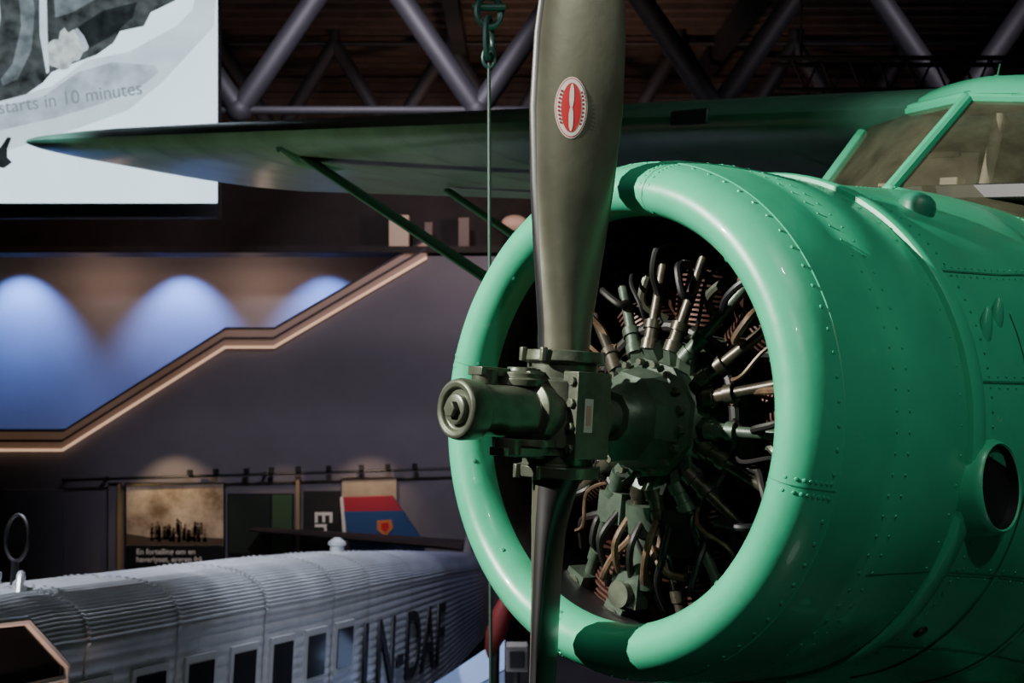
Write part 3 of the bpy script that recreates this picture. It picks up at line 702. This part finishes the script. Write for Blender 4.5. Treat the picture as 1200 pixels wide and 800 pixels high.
prism([(-3.33,2.62),(-2.18,2.64),(-1.76,2.02),(-1.6,.6),(-3.1,.6),(-3.24,2.0)],25.45,.10,1)
prism([(-3.37,2.90),(-2.38,2.93),(-2.18,2.64),(-3.33,2.62)],25.45,.10,0)
prism([(-3.42,2.90),(-3.36,2.90),(-3.16,.6),(-3.24,.6)],25.44,.12,2)
prism([(-2.68,2.44),(-2.40,2.46),(-2.36,2.30),(-2.52,2.12),(-2.68,2.26)],25.43,.02,3); prism([(-2.60,2.40),(-2.46,2.41),(-2.44,2.30),(-2.52,2.22),(-2.60,2.29)],25.42,.01,4)
b.box((-2.4,25.5,.3),(1.3,.4,.6),5)
b.obj('tail_fin_display',[pmat('fin_red',(.42,.03,.05),.5),pmat('fin_blue',(.03,.08,.22),.5),WHITE,pmat('crest_orange',(.6,.2,.06),.5),RED,DARK])
b=MB(); CRM=pmat('cabinet_cream',(.65,.5,.36),.6)
b.box((-2.30,26.15,8.25),(.40,.3,.64),0); b.box((-1.70,26.15,8.18),(.16,.2,.5),1); b.box((-.98,26.15,8.22),(.22,.25,.6),1)
b.obj('display_cabinets',[CRM,pmat('cabinet_brown',(.15,.11,.09),.6)],bevel=.01)
b=MB(); b.cyl((.05,26.15,7.925),(.05,26.15,8.3),.10,.05,mi=1); b.sphere((.05,26.15,8.42),.22,0,sc_=(1.2,1,.75)); b.obj('table_lamp',[pmat('lamp_shade',(.75,.5,.4),.6,emis=(1,.6,.45),es=.1),BLACK])
# ground displays lower centre
b=MB()
b.box((-.75,17.5,.45),(1.4,.8,.9),1)
b.add([(-1.3,17.2,.9),(-.1,17.2,1.6),(-.1,17.6,1.95),(-1.3,17.6,1.15)],[(0,1,2,3)],0,False)
b.add([(-1.3,17.2,.88),(-.1,17.2,.88),(-.1,17.2,1.58),(-1.3,17.2,.9)],[(0,1,2,3)],0,False)
b.obj('display_plinth',[pmat('plinth_light_streak',(.30,.4,.65),.5),DARK],fix=False)  # slanted panel: streak of blue light put into its colour
b=MB()
b.revolve([(0,.01),(.1,.08),(.3,.13),(.6,.13),(.9,.07),(1.1,.01)],24,0,Matrix.Translation((-.30,16.2,2.0))@Matrix.Rotation(R(-72),4,'Y'))
b.cyl((-.25,16.2,0),(-.2,16.2,2.2),.05,mi=1); b.cyl((-.25,16.2,0),(-.25,16.2,.08),.3,mi=1); b.obj('red_drop_tank',[pmat('tank_red',(.18,.02,.02),.45),DARK])
b=MB(); b.box((.05,13,2.8),(.22,.2,.26),0); b.cyl((.05,13,0),(.05,13,2.7),.03,mi=1); b.cyl((.05,13,0),(.05,13,.04),.2,mi=1); b.box((.05,12.89,2.8),(.15,.02,.18),1); b.obj('sign_stand',[pmat('stand_grey',(.2,.18,.17),.5),BLACK],bevel=.01)

# ================================================================= lights
def spot(name,loc,tgt,e,col,ang,blend=.3,rad=.1):
    l=bpy.data.lights.new(name,'SPOT'); l.energy=e; l.color=col; l.spot_size=R(ang); l.spot_blend=blend; l.shadow_soft_size=rad
    o=bpy.data.objects.new(name,l); sc.collection.objects.link(o); o.location=loc
    o.rotation_euler=(Vector(tgt)-Vector(loc)).to_track_quat('-Z','Y').to_euler(); return o
def point(name,loc,e,col,rad=.2):
    l=bpy.data.lights.new(name,'POINT'); l.energy=e; l.color=col; l.shadow_soft_size=rad
    o=bpy.data.objects.new(name,l); sc.collection.objects.link(o); o.location=loc; return o
spot('stage_spotlight',(-4.75,1.9,H+2.9),(.40,3.5,H-.05),3900,(1,.96,.86),34,.5,.04)
spot('fill_spotlight',(1.3,-3.5,H+4.6),(.8,3.7,H+.2),300,(1,1,.90),40,.6,.12)  # added fill from behind the camera, lifts the upper blade
spot('fill_spotlight',(2.6,0.4,H+5.6),(1.7,4.3,H+.5),330,(.9,1,.92),40,.6,.15)  # added overhead fill for the upper cowl side
spot('floor_uplight',(-3.5,6,.3),(-2.2,9.5,H+1.4),2000,(1,.58,.40),60,.7,.2)
point('bounce_fill',(2.6,.6,H-3.6),16,(.9,1,.95),.4)  # added fill in place of bounce from below, no fixture here
spot('wall_washer',(-2,14,11.2),(-1.5,26,4.5),1900,(.88,.82,1),75,.8,.4)
spot('wall_washer',(6,14,11.2),(6,26,5),700,(.8,.7,.85),80,.8,.4)
for x,e in((-10.9,760),(-7.3,680),(-4.1,480)):
    spot('blue_wall_spotlight',(x,27.6,7.95),(x-.05,28.6,5.6),e,(.14,.29,1),86,.8,.05)
for x in(-5.6,-9.0): point('warm_wall_fill',(x,27.5,7.2),12,(1,.66,.52),.1)  # added warm fill between the blue spots
spot('picture_light',(-6.9,25.0,3.9),(-6.8,25.95,2.6),55,(1,.72,.42),90,.7,.05)
spot('picture_light',(-2.9,24.9,4.0),(-2.9,25.95,2.6),40,(1,.74,.48),80,.7,.05)
spot('picture_light',(-4.6,25.0,3.9),(-4.6,25.95,2.4),14,(1,.74,.48),80,.7,.05)
spot('hangar_spotlight',(-7.5,10.5,11.2),(-3.2,13.0,3.4),4400,(.84,.9,1),52,.6,.15)
spot('hangar_spotlight',(-.6,15.8,11.2),(-2.2,15.8,3),2400,(.80,.87,1),60,.6,.15)
spot('side_fill_spotlight',(1.5,11.5,7.6),(-2.6,15.2,2.4),420,(.78,.86,1),50,.8,.2)  # added unseen fill to brighten the airliner's near side
spot('blue_floor_spotlight',(1,22,9),(-.5,18.5,0),500,(.3,.45,1),50,.5,.1)
point('balcony_lamp',(-1.2,25.2,8.9),7,(1,.75,.6),.1)
spot('roof_uplight',(1,21,8.2),(1,27,11.5),340,(1,.64,.48),130,.8,.3)
spot('roof_uplight',(-9,21,8.2),(-6,27,11.5),130,(1,.64,.48),130,.8,.3)
spot('roof_uplight',(0,13.5,7.2),(0,18,10.8),60,(.92,.85,.9),110,.8,.3)
w=bpy.data.worlds.new('w'); sc.world=w; w.use_nodes=True
w.node_tree.nodes['Background'].inputs[0].default_value=(.05,.048,.06,1); w.node_tree.nodes['Background'].inputs[1].default_value=.35

cam=bpy.data.cameras.new('camera'); co=bpy.data.objects.new('camera',cam); sc.collection.objects.link(co)
co.location=(0,0,H); co.rotation_euler=(R(90),0,0); cam.lens=45; cam.sensor_width=36; cam.clip_end=200
cam.dof.use_dof=True; cam.dof.focus_distance=3.4; cam.dof.aperture_fstop=6.3
sc.camera=co
